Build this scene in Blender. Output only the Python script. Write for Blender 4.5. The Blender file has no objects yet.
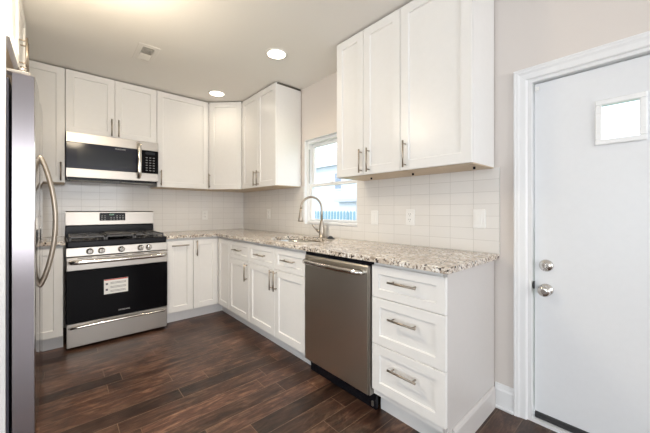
import bpy, bmesh, math, random
from mathutils import Vector, Matrix
random.seed(7)
S = bpy.context.scene
COL = S.collection
R = math.radians

# ------------------------------------------------------------------ camera
cam = bpy.data.cameras.new('camera')
cam.sensor_width = 36.0
cam.lens = 297.49 / 650 * 36.0
cam.shift_y = -6.15 / 650
cam.clip_start = 0.02
co = bpy.data.objects.new('camera', cam)
co.location = (-1.9316, -3.8895, 1.156)
co.rotation_euler = (R(90), 0, R(-41.6868))
COL.objects.link(co)
S.camera = co

# ------------------------------------------------------------------ world, exposure, large lights
w = bpy.data.worlds.new('world'); S.world = w; w.use_nodes = True
wn = w.node_tree.nodes; wl = w.node_tree.links
bg = wn['Background']
bg.inputs[0].default_value = (0.92, 0.97, 1.0, 1)
bg.inputs[1].default_value = 2.9
S.view_settings.view_transform = 'Standard'
S.view_settings.look = 'None'
S.view_settings.gamma = 1
S.view_settings.exposure = 0.0
S.view_settings.use_curve_mapping = False
try:
    S.cycles.max_bounces = 8; S.cycles.diffuse_bounces = 5; S.cycles.glossy_bounces = 4
    S.cycles.transparent_max_bounces = 8
    S.cycles.use_denoising = True
    S.cycles.sample_clamp_indirect = 6
except Exception:
    pass

def area(name, loc, rot, sx, sy, power, color):
    l = bpy.data.lights.new(name, 'AREA'); l.shape = 'RECTANGLE'; l.size = sx; l.size_y = sy
    l.energy = power; l.color = color
    o = bpy.data.objects.new(name, l); o.location = loc; o.rotation_euler = rot
    COL.objects.link(o); return o
# added area lights standing in for daylight from unseen openings left and behind
area('left_fill_light', (-5.98, -4.4, 0.85), (0, R(-90), 0), 1.3, 3.6, 21, (0.66, 0.86, 1.0))
area('rear_fill_light', (-1.85, -7.45, 1.35), (R(90), 0, 0), 2.9, 1.8, 62, (0.98, 0.965, 0.97))
# added fill light behind the camera, aimed up and forward at the ceiling
area('ceiling_fill_light', (-2.3, -4.3, 1.25), Vector((0.30, 0.62, 0.85)).to_track_quat('-Z', 'Y').to_euler(), 0.9, 0.7, 6, (0.92, 0.97, 1.0))
sun = bpy.data.lights.new('sun', 'SUN'); sun.energy = 1.6; sun.angle = R(3); sun.color = (1.0, 0.97, 0.93)
so = bpy.data.objects.new('sun', sun); so.rotation_euler = (R(50), 0, R(-75 + 180)); so.location = (3, -3, 8); COL.objects.link(so)
so.rotation_euler = Vector((0.75, 0.35, -0.75)).to_track_quat('-Z', 'Y').to_euler()

# ------------------------------------------------------------------ materials
def new_mat(name):
    m = bpy.data.materials.new(name); m.use_nodes = True
    nt = m.node_tree; b = nt.nodes['Principled BSDF']
    return m, nt, b
def srgb(r, g, b):
    f = lambda c: (c / 255 / 12.92) if c / 255 <= 0.04045 else ((c / 255 + 0.055) / 1.055) ** 2.4
    return (f(r), f(g), f(b), 1)
def noise_bump(nt, b, scale, strength, dist=0.002, coord='Object', stretch=None):
    tc = nt.nodes.new('ShaderNodeTexCoord'); n = nt.nodes.new('ShaderNodeTexNoise')
    n.inputs['Scale'].default_value = scale; n.inputs['Detail'].default_value = 4
    if stretch:
        mp = nt.nodes.new('ShaderNodeMapping'); mp.inputs['Scale'].default_value = stretch
        nt.links.new(tc.outputs[coord], mp.inputs[0]); nt.links.new(mp.outputs[0], n.inputs['Vector'])
    else:
        nt.links.new(tc.outputs[coord], n.inputs['Vector'])
    bp = nt.nodes.new('ShaderNodeBump'); bp.inputs['Strength'].default_value = strength; bp.inputs['Distance'].default_value = dist
    nt.links.new(n.outputs['Fac'], bp.inputs['Height']); nt.links.new(bp.outputs[0], b.inputs['Normal'])
    return n
def paint(name, col, rough=0.5, bump=0.05, scale=60, spec=0.5, var=0.02):
    m, nt, b = new_mat(name)
    b.inputs['Roughness'].default_value = rough
    b.inputs['Specular IOR Level'].default_value = spec
    n = noise_bump(nt, b, scale, bump)
    rp = nt.nodes.new('ShaderNodeValToRGB')
    c = Vector(col[:3])
    rp.color_ramp.elements[0].color = (*(c * (1 - var)), 1); rp.color_ramp.elements[1].color = (*[min(1, k) for k in c * (1 + var)], 1)
    nt.links.new(n.outputs['Fac'], rp.inputs[0]); nt.links.new(rp.outputs[0], b.inputs['Base Color'])
    return m
def steel(name, col, rough, stretch=(1, 1, 60), bump=0.03, metal=1.0):
    m, nt, b = new_mat(name)
    b.inputs['Metallic'].default_value = metal
    b.inputs['Base Color'].default_value = col
    n = noise_bump(nt, b, 40, bump * 0.2, 0.0003, stretch=stretch)
    mr = nt.nodes.new('ShaderNodeMapRange')
    mr.inputs['To Min'].default_value = rough * 0.92; mr.inputs['To Max'].default_value = rough * 1.08
    for l_ in list(b.inputs['Normal'].links): nt.links.remove(l_)
    nt.links.new(n.outputs['Fac'], mr.inputs['Value']); nt.links.new(mr.outputs[0], b.inputs['Roughness'])
    return m
def emit(name, col, s):
    m, nt, b = new_mat(name)
    b.inputs['Base Color'].default_value = col
    b.inputs['Emission Color'].default_value = col; b.inputs['Emission Strength'].default_value = s
    return m

M = {}
M['cab'] = paint('white_cabinet_lacquer', (0.825, 0.818, 0.805), 0.28, 0.01, 30)
M['kick'] = paint('white_toe_board', (0.80, 0.80, 0.80), 0.4, 0.02, 30)
M['panel'] = paint('shaded_end_panel_lacquer', (0.60, 0.575, 0.56), 0.35, 0.01, 30)  # cabinet lacquer darkened, the shade on the end side is in the colour
M['maple'] = paint('maple_veneer', (0.62, 0.50, 0.36), 0.45, 0.05, 20, var=0.08)
M['gap_shade'] = paint('dark_gap', (0.10, 0.085, 0.07), 0.8, 0.02, 30)  # near-black for the shade between wall cabinets and ceiling
M['wall'] = paint('greige_wall_paint', (0.70, 0.65, 0.615), 0.75, 0.08, 180)
M['ceil'] = paint('ceiling_paint', (0.86, 0.84, 0.80), 0.85, 0.08, 120)
M['trim'] = paint('white_trim_paint', (0.80, 0.805, 0.815), 0.3, 0.01, 30)
M['door'] = paint('white_door_paint', (0.77, 0.785, 0.81), 0.32, 0.02, 40)
M['vinyl'] = paint('white_vinyl', (0.86, 0.87, 0.88), 0.35, 0.01, 30)
M['steel'] = steel('brushed_steel', (0.46, 0.43, 0.395, 1), 0.36)
M['dwsteel'] = steel('brushed_steel_dark', (0.68, 0.64, 0.57, 1), 0.33)
M['fridge'] = steel('refrigerator_steel', (0.60, 0.59, 0.59, 1), 0.09, bump=0.005)
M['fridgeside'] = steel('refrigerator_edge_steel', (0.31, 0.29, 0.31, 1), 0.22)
M['nickel'] = steel('brushed_nickel', (0.40, 0.35, 0.295, 1), 0.34, stretch=(1, 1, 1))
M['chrome'] = steel('polished_chrome', (0.66, 0.64, 0.61, 1), 0.14, stretch=(1, 1, 1), bump=0.0)
M['sinksteel'] = steel('sink_steel', (0.50, 0.49, 0.47, 1), 0.22, stretch=(1, 1, 1))
M['black'] = paint('black_enamel', (0.008, 0.008, 0.011), 0.25, 0.02, 30, spec=0.2)
M['iron'] = paint('cast_iron', (0.045, 0.042, 0.04), 0.32, 0.1, 200, spec=0.7)
M['bglass'] = paint('black_glass', (0.003, 0.003, 0.004), 0.05, 0.0, 30, spec=0.1)
M['mwglass'] = paint('tinted_microwave_glass', (0.02, 0.022, 0.035), 0.10, 0.0, 30, spec=0.35)
M['mwscreen'] = paint('microwave_screen', (0.022, 0.025, 0.032), 0.15, 0.0, 30, spec=0.3)
M['rubber'] = paint('black_rubber', (0.03, 0.03, 0.032), 0.6, 0.1, 100)
M['darkgrey'] = paint('dark_grey_plastic', (0.10, 0.10, 0.13), 0.4, 0.02, 60)
M['plastic'] = paint('white_plastic', (0.86, 0.855, 0.84), 0.3, 0.0, 30)
M['slot'] = paint('slot_grey', (0.45, 0.44, 0.42), 0.5, 0.0, 30)
M['vent'] = paint('vent_enamel', (0.72, 0.70, 0.66), 0.5, 0.02, 60)
M['ventdark'] = paint('vent_shadow_duct', (0.10, 0.09, 0.07), 0.7, 0.02, 60)
M['print'] = paint('printed_grey', (0.55, 0.55, 0.55), 0.5, 0.0, 30)
M['keyprint'] = paint('faint_key_print', (0.22, 0.22, 0.23), 0.5, 0.0, 30)
M['paper'] = paint('sticker_paper', (0.80, 0.80, 0.78), 0.5, 0.0, 30)
M['red'] = paint('sticker_red', (0.55, 0.06, 0.04), 0.5, 0.0, 30)
M['led'] = emit('display_digits', (0.35, 0.62, 0.45, 1), 0.6)
M['can'] = emit('lit_lens', (1.0, 0.90, 0.72, 1), 9.0)
M['can_trim'] = paint('light_trim_white', (0.88, 0.86, 0.82), 0.4, 0.0, 30)
M['frost'] = None

def glass(name, tint, frost=False):
    m = bpy.data.materials.new(name); m.use_nodes = True; nt = m.node_tree
    nt.nodes.clear(); out = nt.nodes.new('ShaderNodeOutputMaterial')
    tr = nt.nodes.new('ShaderNodeBsdfTransparent'); tr.inputs[0].default_value = tint
    gl = nt.nodes.new('ShaderNodeBsdfGlossy'); gl.inputs['Roughness'].default_value = 0.03
    mx = nt.nodes.new('ShaderNodeMixShader')
    mx.inputs[0].default_value = 0.05
    nt.links.new(tr.outputs[0], mx.inputs[1]); nt.links.new(gl.outputs[0], mx.inputs[2])
    nt.links.new(mx.outputs[0], out.inputs[0]); return m
M['glass'] = glass('window_glass', (0.95, 0.97, 1.0, 1))

def tile_mat(name, horiz):
    m, nt, b = new_mat(name)
    tc = nt.nodes.new('ShaderNodeTexCoord'); sp = nt.nodes.new('ShaderNodeSeparateXYZ'); cb = nt.nodes.new('ShaderNodeCombineXYZ')
    nt.links.new(tc.outputs['Object'], sp.inputs[0])
    ad = nt.nodes.new('ShaderNodeMath'); ad.operation = 'ADD'
    ad.inputs[1].default_value = 3.268 + 0.1476 * 10 if horiz == 'Y' else 0.1476 * 30
    nt.links.new(sp.outputs[horiz], ad.inputs[0]); nt.links.new(ad.outputs[0], cb.inputs[0])
    az = nt.nodes.new('ShaderNodeMath'); az.operation = 'ADD'; az.inputs[1].default_value = -0.901 + 0.0735 * 4
    nt.links.new(sp.outputs['Z'], az.inputs[0]); nt.links.new(az.outputs[0], cb.inputs[1])
    br = nt.nodes.new('ShaderNodeTexBrick'); br.offset = 0.0; br.squash = 1.0
    br.inputs['Scale'].default_value = 1.0; br.inputs['Brick Width'].default_value = 0.1476; br.inputs['Row Height'].default_value = 0.0735
    br.inputs['Mortar Size'].default_value = 0.0013; br.inputs['Mortar Smooth'].default_value = 0.3
    br.inputs['Color1'].default_value = (0.79, 0.77, 0.745, 1); br.inputs['Color2'].default_value = (0.765, 0.745, 0.72, 1)
    br.inputs['Mortar'].default_value = (0.58, 0.56, 0.535, 1)
    nt.links.new(cb.outputs[0], br.inputs['Vector']); nt.links.new(br.outputs['Color'], b.inputs['Base Color'])
    b.inputs['Roughness'].default_value = 0.13
    bp = nt.nodes.new('ShaderNodeBump'); bp.inputs['Strength'].default_value = 0.5; bp.inputs['Distance'].default_value = 0.001; bp.invert = True
    nt.links.new(br.outputs['Fac'], bp.inputs['Height']); nt.links.new(bp.outputs[0], b.inputs['Normal'])
    return m
M['tileY'] = tile_mat('white_subway_tile_side', 'Y'); M['tileX'] = tile_mat('white_subway_tile_back', 'X')

def floor_mat():
    m, nt, b = new_mat('dark_walnut_planks')
    L = nt.links.new
    tc = nt.nodes.new('ShaderNodeTexCoord')
    sp = nt.nodes.new('ShaderNodeSeparateXYZ'); L(tc.outputs['Object'], sp.inputs[0])
    br = nt.nodes.new('ShaderNodeTexBrick'); br.offset = 0.37; br.offset_frequency = 3; br.squash = 0.8; br.squash_frequency = 2
    br.inputs['Scale'].default_value = 1.0; br.inputs['Brick Width'].default_value = 0.85; br.inputs['Row Height'].default_value = 0.121
    br.inputs['Mortar Size'].default_value = 0.0016; br.inputs['Mortar Smooth'].default_value = 0.1; br.inputs['Bias'].default_value = 0.0
    br.inputs['Color1'].default_value = (0, 0, 0, 1); br.inputs['Color2'].default_value = (1, 1, 1, 1); br.inputs['Mortar'].default_value = (0.5, 0.5, 0.5, 1)
    L(tc.outputs['Object'], br.inputs['Vector'])
    # grain, displaced per plank
    mp = nt.nodes.new('ShaderNodeMapping'); mp.inputs['Scale'].default_value = (1.8, 9, 1); L(tc.outputs['Object'], mp.inputs[0])
    ad = nt.nodes.new('ShaderNodeVectorMath'); ad.operation = 'MULTIPLY_ADD'
    ad.inputs[1].default_value = (9, 5, 3); L(br.outputs['Color'], ad.inputs[0]); L(mp.outputs[0], ad.inputs[2])
    n1 = nt.nodes.new('ShaderNodeTexNoise'); n1.inputs['Scale'].default_value = 3.2; n1.inputs['Detail'].default_value = 9; n1.inputs['Roughness'].default_value = 0.62; n1.inputs['Distortion'].default_value = 0.8
    L(ad.outputs[0], n1.inputs['Vector'])
    n2 = nt.nodes.new('ShaderNodeTexNoise'); n2.inputs['Scale'].default_value = 4.0; n2.inputs['Detail'].default_value = 5
    L(tc.outputs['Object'], n2.inputs['Vector'])
    r1 = nt.nodes.new('ShaderNodeValToRGB'); e = r1.color_ramp.elements
    e[0].position = 0.28; e[0].color = srgb(42, 27, 21); e[1].position = 0.74; e[1].color = srgb(108, 83, 66)
    k = r1.color_ramp.elements.new(0.5); k.color = srgb(70, 47, 37)
    L(n1.outputs['Fac'], r1.inputs[0])
    bw = nt.nodes.new('ShaderNodeRGBToBW'); L(br.outputs['Color'], bw.inputs[0])
    mr = nt.nodes.new('ShaderNodeMapRange'); mr.inputs['To Min'].default_value = 0.45; mr.inputs['To Max'].default_value = 1.55; L(bw.outputs[0], mr.inputs[0])
    mr2 = nt.nodes.new('ShaderNodeMapRange'); mr2.inputs['From Min'].default_value = 0.3; mr2.inputs['From Max'].default_value = 0.7; mr2.inputs['To Min'].default_value = 0.5; mr2.inputs['To Max'].default_value = 1.5; L(n2.outputs['Fac'], mr2.inputs[0])
    mm = nt.nodes.new('ShaderNodeMath'); mm.operation = 'MULTIPLY'; L(mr.outputs[0], mm.inputs[0]); L(mr2.outputs[0], mm.inputs[1])
    n3 = nt.nodes.new('ShaderNodeTexNoise'); n3.inputs['Scale'].default_value = 13.0; n3.inputs['Detail'].default_value = 6; n3.inputs['Roughness'].default_value = 0.7; n3.inputs['Distortion'].default_value = 1.2
    mp3 = nt.nodes.new('ShaderNodeMapping'); mp3.inputs['Scale'].default_value = (0.6, 1.4, 1); L(tc.outputs['Object'], mp3.inputs[0]); L(mp3.outputs[0], n3.inputs['Vector'])
    mr3 = nt.nodes.new('ShaderNodeMapRange'); mr3.inputs['From Min'].default_value = 0.32; mr3.inputs['From Max'].default_value = 0.68; mr3.inputs['To Min'].default_value = 0.62; mr3.inputs['To Max'].default_value = 1.42; L(n3.outputs['Fac'], mr3.inputs[0])
    mm3 = nt.nodes.new('ShaderNodeMath'); mm3.operation = 'MULTIPLY'; L(mm.outputs[0], mm3.inputs[0]); L(mr3.outputs[0], mm3.inputs[1])
    sc = nt.nodes.new('ShaderNodeVectorMath'); sc.operation = 'SCALE'; L(r1.outputs[0], sc.inputs[0]); L(mm3.outputs[0], sc.inputs['Scale'])
    mx = nt.nodes.new('ShaderNodeMix'); mx.data_type = 'RGBA'; L(br.outputs['Fac'], mx.inputs['Factor'])
    L(sc.outputs[0], mx.inputs['A']); mx.inputs['B'].default_value = srgb(112, 88, 70)  # lighter seams: light caught on plank bevels, painted in
    L(mx.outputs['Result'], b.inputs['Base Color'])
    rr = nt.nodes.new('ShaderNodeMapRange'); rr.inputs['To Min'].default_value = 0.24; rr.inputs['To Max'].default_value = 0.46; L(n1.outputs['Fac'], rr.inputs[0]); L(rr.outputs[0], b.inputs['Roughness'])
    b1 = nt.nodes.new('ShaderNodeBump'); b1.inputs['Strength'].default_value = 0.6; b1.inputs['Distance'].default_value = 0.002; L(n1.outputs['Fac'], b1.inputs['Height'])
    b2 = nt.nodes.new('ShaderNodeBump'); b2.invert = True; b2.inputs['Strength'].default_value = 0.6; b2.inputs['Distance'].default_value = 0.002
    L(br.outputs['Fac'], b2.inputs['Height']); L(b1.outputs[0], b2.inputs['Normal']); L(b2.outputs[0], b.inputs['Normal'])
    return m
M['floor'] = floor_mat()

def granite_mat():
    m, nt, b = new_mat('speckled_granite'); L = nt.links.new
    tc = nt.nodes.new('ShaderNodeTexCoord')
    n0 = nt.nodes.new('ShaderNodeTexNoise'); n0.inputs['Scale'].default_value = 22; n0.inputs['Detail'].default_value = 3; L(tc.outputs['Object'], n0.inputs['Vector'])
    mixv = nt.nodes.new('ShaderNodeVectorMath'); mixv.operation = 'MULTIPLY_ADD'; mixv.inputs[1].default_value = (0.04, 0.04, 0.04)
    L(n0.outputs['Color'], mixv.inputs[0]); L(tc.outputs['Object'], mixv.inputs[2])
    v = nt.nodes.new('ShaderNodeTexVoronoi'); v.inputs['Scale'].default_value = 95; L(mixv.outputs[0], v.inputs['Vector'])
    bw = nt.nodes.new('ShaderNodeSeparateColor'); L(v.outputs['Color'], bw.inputs[0])
    r = nt.nodes.new('ShaderNodeValToRGB'); r.color_ramp.interpolation = 'CONSTANT'
    e = r.color_ramp.elements; e[0].position = 0; e[0].color = srgb(52, 44, 42); e[1].position = 0.07; e[1].color = srgb(128, 116, 108)
    for p, c in ((0.17, (176, 164, 152)), (0.32, (222, 213, 201)), (0.58, (234, 228, 220)), (0.82, (200, 192, 184)), (0.91, (242, 240, 236))):
        x = e.new(p); x.color = srgb(*c)
    L(bw.outputs[0], r.inputs[0])
    n = nt.nodes.new('ShaderNodeTexNoise'); n.inputs['Scale'].default_value = 9; n.inputs['Detail'].default_value = 4; n.inputs['Distortion'].default_value = 1.5; L(tc.outputs['Object'], n.inputs['Vector'])
    r2 = nt.nodes.new('ShaderNodeValToRGB'); r2.color_ramp.elements[0].position = 0.40; r2.color_ramp.elements[0].color = srgb(214, 205, 196); r2.color_ramp.elements[1].position = 0.62; r2.color_ramp.elements[1].color = (1, 1, 1, 1)
    L(n.outputs['Fac'], r2.inputs[0])
    mx = nt.nodes.new('ShaderNodeMix'); mx.data_type = 'RGBA'; mx.blend_type = 'MULTIPLY'; mx.inputs['Factor'].default_value = 0.8
    L(r.outputs[0], mx.inputs['A']); L(r2.outputs[0], mx.inputs['B']); L(mx.outputs['Result'], b.inputs['Base Color'])
    b.inputs['Roughness'].default_value = 0.12
    return m
M['granite'] = granite_mat()

def siding_mat(name, col, row):
    m, nt, b = new_mat(name); L = nt.links.new
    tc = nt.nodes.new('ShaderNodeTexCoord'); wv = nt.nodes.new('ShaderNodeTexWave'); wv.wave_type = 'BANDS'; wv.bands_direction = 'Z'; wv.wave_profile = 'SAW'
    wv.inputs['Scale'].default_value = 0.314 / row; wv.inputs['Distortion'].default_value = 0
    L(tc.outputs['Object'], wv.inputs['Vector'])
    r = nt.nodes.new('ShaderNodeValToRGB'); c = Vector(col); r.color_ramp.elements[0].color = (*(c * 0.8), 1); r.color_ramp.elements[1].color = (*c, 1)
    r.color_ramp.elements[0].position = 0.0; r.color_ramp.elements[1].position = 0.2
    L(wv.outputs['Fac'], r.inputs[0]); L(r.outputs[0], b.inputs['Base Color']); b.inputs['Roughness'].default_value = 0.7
    return m
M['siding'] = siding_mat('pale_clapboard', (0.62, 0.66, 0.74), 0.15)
M['fence'] = paint('weathered_blue_grey_wood', (0.20, 0.33, 0.42), 0.8, 0.3, 20, var=0.2)
M['shingle'] = paint('grey_shingle', (0.50, 0.53, 0.60), 0.9, 0.4, 30, var=0.15)
M['pale'] = paint('pale_wall', (0.66, 0.69, 0.75), 0.8, 0.05, 30)
M['grass'] = paint('yard_grass', (0.25, 0.33, 0.20), 0.95, 0.5, 30, var=0.3)
M['winglass'] = paint('dark_window', (0.25, 0.30, 0.38), 0.1, 0.0, 30)

# ------------------------------------------------------------------ mesh helpers
def nb(): return bmesh.new()
def box(bm, x0, x1, y0, y1, z0, z1, bev=0.0, seg=1, mat=0):
    r = bmesh.ops.create_cube(bm, size=1)
    vs = r['verts']
    for v in vs:
        v.co = Vector(((x0 + x1) / 2 + v.co.x * (x1 - x0), (y0 + y1) / 2 + v.co.y * (y1 - y0), (z0 + z1) / 2 + v.co.z * (z1 - z0)))
    fs = set(f for v in vs for f in v.link_faces)
    for f in fs: f.material_index = mat
    if bev > 0:
        es = list(set(e for v in vs for e in v.link_edges))
        r2 = bmesh.ops.bevel(bm, geom=es, offset=bev, segments=seg, affect='EDGES', profile=0.5)
        for f in r2['faces']: f.material_index = mat
    return vs
def tube(bm, pts, rad, n=10, caps=True, mat=0):
    pts = [Vector(p) for p in pts]
    rads = rad if isinstance(rad, (list, tuple)) else [rad] * len(pts)
    rings = []; prev = None
    for i, p in enumerate(pts):
        if i == 0: d = pts[1] - p
        elif i == len(pts) - 1: d = p - pts[i - 1]
        else: d = (pts[i + 1] - p).normalized() + (p - pts[i - 1]).normalized()
        d.normalize()
        if prev is None:
            a = Vector((0, 0, 1)) if abs(d.z) < 0.9 else Vector((1, 0, 0))
            u = d.cross(a).normalized()
        else:
            u = (prev - d * prev.dot(d)).normalized()
        prev = u; v = d.cross(u)
        rings.append([bm.verts.new(p + (u * math.cos(2 * math.pi * k / n) + v * math.sin(2 * math.pi * k / n)) * rads[i]) for k in range(n)])
    for i in range(len(rings) - 1):
        for k in range(n):
            f = bm.faces.new((rings[i][k], rings[i][(k + 1) % n], rings[i + 1][(k + 1) % n], rings[i + 1][k])); f.smooth = True; f.material_index = mat
    if caps:
        f = bm.faces.new(rings[0][::-1]); f.material_index = mat
        f = bm.faces.new(rings[-1]); f.material_index = mat
def lathe(bm, prof, n=24, mtx=None, cap0=True, cap1=True, mat=0):
    """prof: list of (radius, height) round local z"""
    rings = []
    for r, h in prof:
        rings.append([bm.verts.new((mtx or Matrix()) @ Vector((r * math.cos(2 * math.pi * k / n), r * math.sin(2 * math.pi * k / n), h))) for k in range(n)])
    for i in range(len(rings) - 1):
        for k in range(n):
            f = bm.faces.new((rings[i][k], rings[i][(k + 1) % n], rings[i + 1][(k + 1) % n], rings[i + 1][k])); f.smooth = True; f.material_index = mat
    if cap0: bm.faces.new(rings[0][::-1]).material_index = mat
    if cap1: bm.faces.new(rings[-1]).material_index = mat
def prism(bm, poly, z0, z1, mat=0):
    a = [bm.verts.new((x, y, z0)) for x, y in poly]; b = [bm.verts.new((x, y, z1)) for x, y in poly]
    n = len(poly)
    fs = [bm.faces.new(a[::-1]), bm.faces.new(b)]
    for i in range(n): fs.append(bm.faces.new((a[i], a[(i + 1) % n], b[(i + 1) % n], b[i])))
    for f in fs: f.material_index = mat
def extrude_profile(bm, prof, axis_from, axis_to, fn, mat=0):
    """prof: list of 2D points; fn(p, t) -> Vector; closed profile swept from t0 to t1"""
    a = [bm.verts.new(fn(p, axis_from)) for p in prof]; b = [bm.verts.new(fn(p, axis_to)) for p in prof]
    n = len(prof); fs = [bm.faces.new(a[::-1]), bm.faces.new(b)]
    for i in range(n): fs.append(bm.faces.new((a[i], a[(i + 1) % n], b[(i + 1) % n], b[i])))
    for f in fs: f.material_index = mat
def obj(name, bm, mats, parent=None):
    bmesh.ops.recalc_face_normals(bm, faces=bm.faces[:])
    me = bpy.data.meshes.new(name); bm.to_mesh(me); bm.free()
    if not isinstance(mats, (list, tuple)): mats = [mats]
    for m in mats: me.materials.append(m)
    o = bpy.data.objects.new(name, me); COL.objects.link(o)
    if parent: o.parent = parent
    return o
def tag(o, label, cat, group=None):
    o['label'] = label; o['category'] = cat
    if group: o['group'] = group
    return o
def thing(name, label, cat, loc=(0, 0, 0), rz=0, group=None):
    o = bpy.data.objects.new(name, None); COL.objects.link(o)
    o.location = loc; o.rotation_euler = (0, 0, rz); o.empty_display_size = 0.1
    return tag(o, label, cat, group)
def struct(name, bm, m, parent=None):
    o = obj(name, bm, m, parent)
    if not parent: o['kind'] = 'structure'
    return o

# ------------------------------------------------------------------ the room
H = 2.45
b = nb(); box(b, -6.12, 0.14, -7.62, 0.14, -0.10, 0.0); struct('floor', b, M['floor'])
b = nb(); box(b, -6.12, 0.14, -7.62, 0.14, H, H + 0.12); struct('ceiling', b, M['ceil'])
b = nb(); box(b, -2.92, 0.14, 0.0, 0.14, 0, H); struct('wall_back', b, M['wall'])
# right wall with the window (y -2.17..-1.394, z 1.00..1.893) and the door opening (y -4.30..-3.403, z 0..1.872)
WY0, WY1, WZ0, WZ1 = -2.150, -1.394, 1.012, 1.893
DY0, DY1, DZ = -4.33, -3.403, 1.882
b = nb(); ys = [-7.62, DY0, DY1, WY0, WY1, 0.0]; zs = [0, WZ0, DZ, WZ1, H]
for i in range(5):
    for j in range(4):
        if i == 1 and j < 2: continue
        if i == 3 and j in (1, 2): continue
        box(b, 0.0, 0.14, ys[i], ys[i + 1], zs[j], zs[j + 1])
bmesh.ops.remove_doubles(b, verts=b.verts[:], dist=1e-5)
seen = {}
for f in b.faces[:]:
    k = tuple(round(c, 4) for c in f.calc_center_median()); seen.setdefault(k, []).append(f)
dead = [f for v in seen.values() if len(v) > 1 for f in v]
bmesh.ops.delete(b, geom=dead, context='FACES')
struct('wall_right', b, M['wall'])
b = nb(); box(b, -2.92, -2.78, -1.92, 0.0, 0, H); struct('wall_left', b, M['wall'])
b = nb(); box(b, -6.12, -2.92, -1.92, -1.80, 0, H); struct('wall_hall', b, M['wall'])
b = nb()
box(b, -6.12, -6.0, -7.62, -6.35, 0, H); box(b, -6.12, -6.0, -2.45, -1.92, 0, H); box(b, -6.12, -6.0, -6.35, -2.45, 2.35, H); box(b, -6.12, -6.0, -6.35, -2.45, 0, 0.12)
struct('wall_far_left', b, M['wall'])
b = nb()
box(b, -6.0, -3.3, -7.62, -7.5, 0, H); box(b, -0.4, 0.0, -7.62, -7.5, 0, H); box(b, -3.3, -0.4, -7.62, -7.5, 0, 0.4); box(b, -3.3, -0.4, -7.62, -7.5, 2.3, H)
struct('wall_rear', b, M['wall'])

# tile backsplash on both walls
b = nb(); box(b, -2.78, 0.0, -0.009, 0.0, 0.60, 1.409); box(b, -1.895, -1.165, -0.009, 0.0, 1.409, 1.50); struct('trim_1', b, M['tileX'])
b = nb()
box(b, -0.009, 0.0, WY1, -0.009, 0.88, 1.409)
box(b, -0.009, 0.0, WY0, WY1, 0.88, WZ0)
box(b, -0.009, 0.0, -3.268, WY0, 0.88, 1.409)
struct('trim_2', b, M['tileY'])
# baseboard piece between cabinet and door casing
def baseboard(name, y0, y1):
    b = nb(); pr = [(0, 0), (0.016, 0), (0.016, 0.105), (0.011, 0.115), (0.009, 0.128), (0.004, 0.138), (0, 0.14)]
    extrude_profile(b, pr, y0, y1, lambda p, t: Vector((-p[0], t, p[1])))
    box(b, -0.028, -0.016, y0, y1, 0, 0.018, 0.004)
    struct(name, b, M['trim'])
baseboard('baseboard_right', -3.343, -3.243)
baseboard('baseboard_right_rear', -7.5, DY0 - 0.062)

# ------------------------------------------------------------------ entry door
b = nb()
# casing: left leg, head, right leg, each profiled
def casing_leg(b, yo, yi, z1):
    s = 1 if yo > yi else -1
    wd = abs(yo - yi)
    pr = [(0, 0), (0.020, 0), (0.022, 0.006), (0.019, 0.014), (0.019, 0.020), (0.014, wd * 0.5), (0.011, wd - 0.006), (0.006, wd), (0, wd)]
    extrude_profile(b, pr, 0.0, z1, lambda p, t: Vector((-p[0], yo - s * p[1], t)))
casing_leg(b, -3.343, -3.405, 1.935)
casing_leg(b, -4.392, -4.330, 1.935)
wd = 0.062
pr = [(0, 0), (0.020, 0), (0.022, 0.006), (0.019, 0.014), (0.019, 0.020), (0.014, wd * 0.5), (0.011, wd - 0.006), (0.006, wd), (0, wd)]
extrude_profile(b, pr, -4.392, -3.343, lambda p, t: Vector((-p[0] - 0.0005, t, 1.936 - p[1])))
struct('trim_3', b, M['trim'])
dr = bpy.data.objects.new('door_1', None); COL.objects.link(dr); dr.location = (0, 0, 0); dr['kind'] = 'structure'
b = nb()
box(b, 0.0, 0.13, -3.425, -3.404, 0, 1.882); box(b, 0.0, 0.13, -4.329, -4.308, 0, 1.882); box(b, 0.0, 0.13, -4.308, -3.425, 1.858, 1.881)
box(b, 0.0, 0.13, -4.308, -3.425, 0, 0.016)
obj('door_frame', b, M['trim'], dr)
b = nb()
fx = 0.034
# slab with the lite cut out
LY0, LY1, LZ0, LZ1 = -3.834, -3.702, 1.494, 1.668
DL, DRt, DB, DT = -3.431, -4.302, 0.050, 1.852
ys = [DRt, LY0, LY1, DL]; zs = [DB, LZ0, LZ1, DT]
for i in range(3):
    for j in range(3):
        if i == 1 and j == 1: continue
        box(b, fx, fx + 0.044, ys[i], ys[i + 1], zs[j], zs[j + 1])
bmesh.ops.remove_doubles(b, verts=b.verts[:], dist=1e-5)
seen = {}
for f in b.faces[:]: seen.setdefault(tuple(round(c, 4) for c in f.calc_center_median()), []).append(f)
bmesh.ops.delete(b, geom=[f for v in seen.values() if len(v) > 1 for f in v], context='FACES')
obj('door_panel', b, M['door'], dr)
b = nb()
for (y0, y1, z0, z1) in ((LY0 - 0.022, LY1 + 0.022, LZ1 - 0.004, LZ1 + 0.022), (LY0 - 0.022, LY1 + 0.022, LZ0 - 0.022, LZ0 + 0.004), (LY0 - 0.022, LY0 + 0.004, LZ0 + 0.004, LZ1 - 0.004), (LY1 - 0.004, LY1 + 0.022, LZ0 + 0.004, LZ1 - 0.004)):
    box(b, fx - 0.012, fx, y0, y1, z0, z1, 0.004)
for y in (LY1 + 0.010, LY0 - 0.010):
    for z in (LZ0 + 0.04, LZ1 - 0.04):
        lathe(b, [(0.004, 0), (0.003, 0.002)], 8, Matrix.Translation((fx - 0.012, y, z)) @ Matrix.Rotation(R(-90), 4, 'Y'))
lf = obj('window_frame', b, M['vinyl'], dr)
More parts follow.
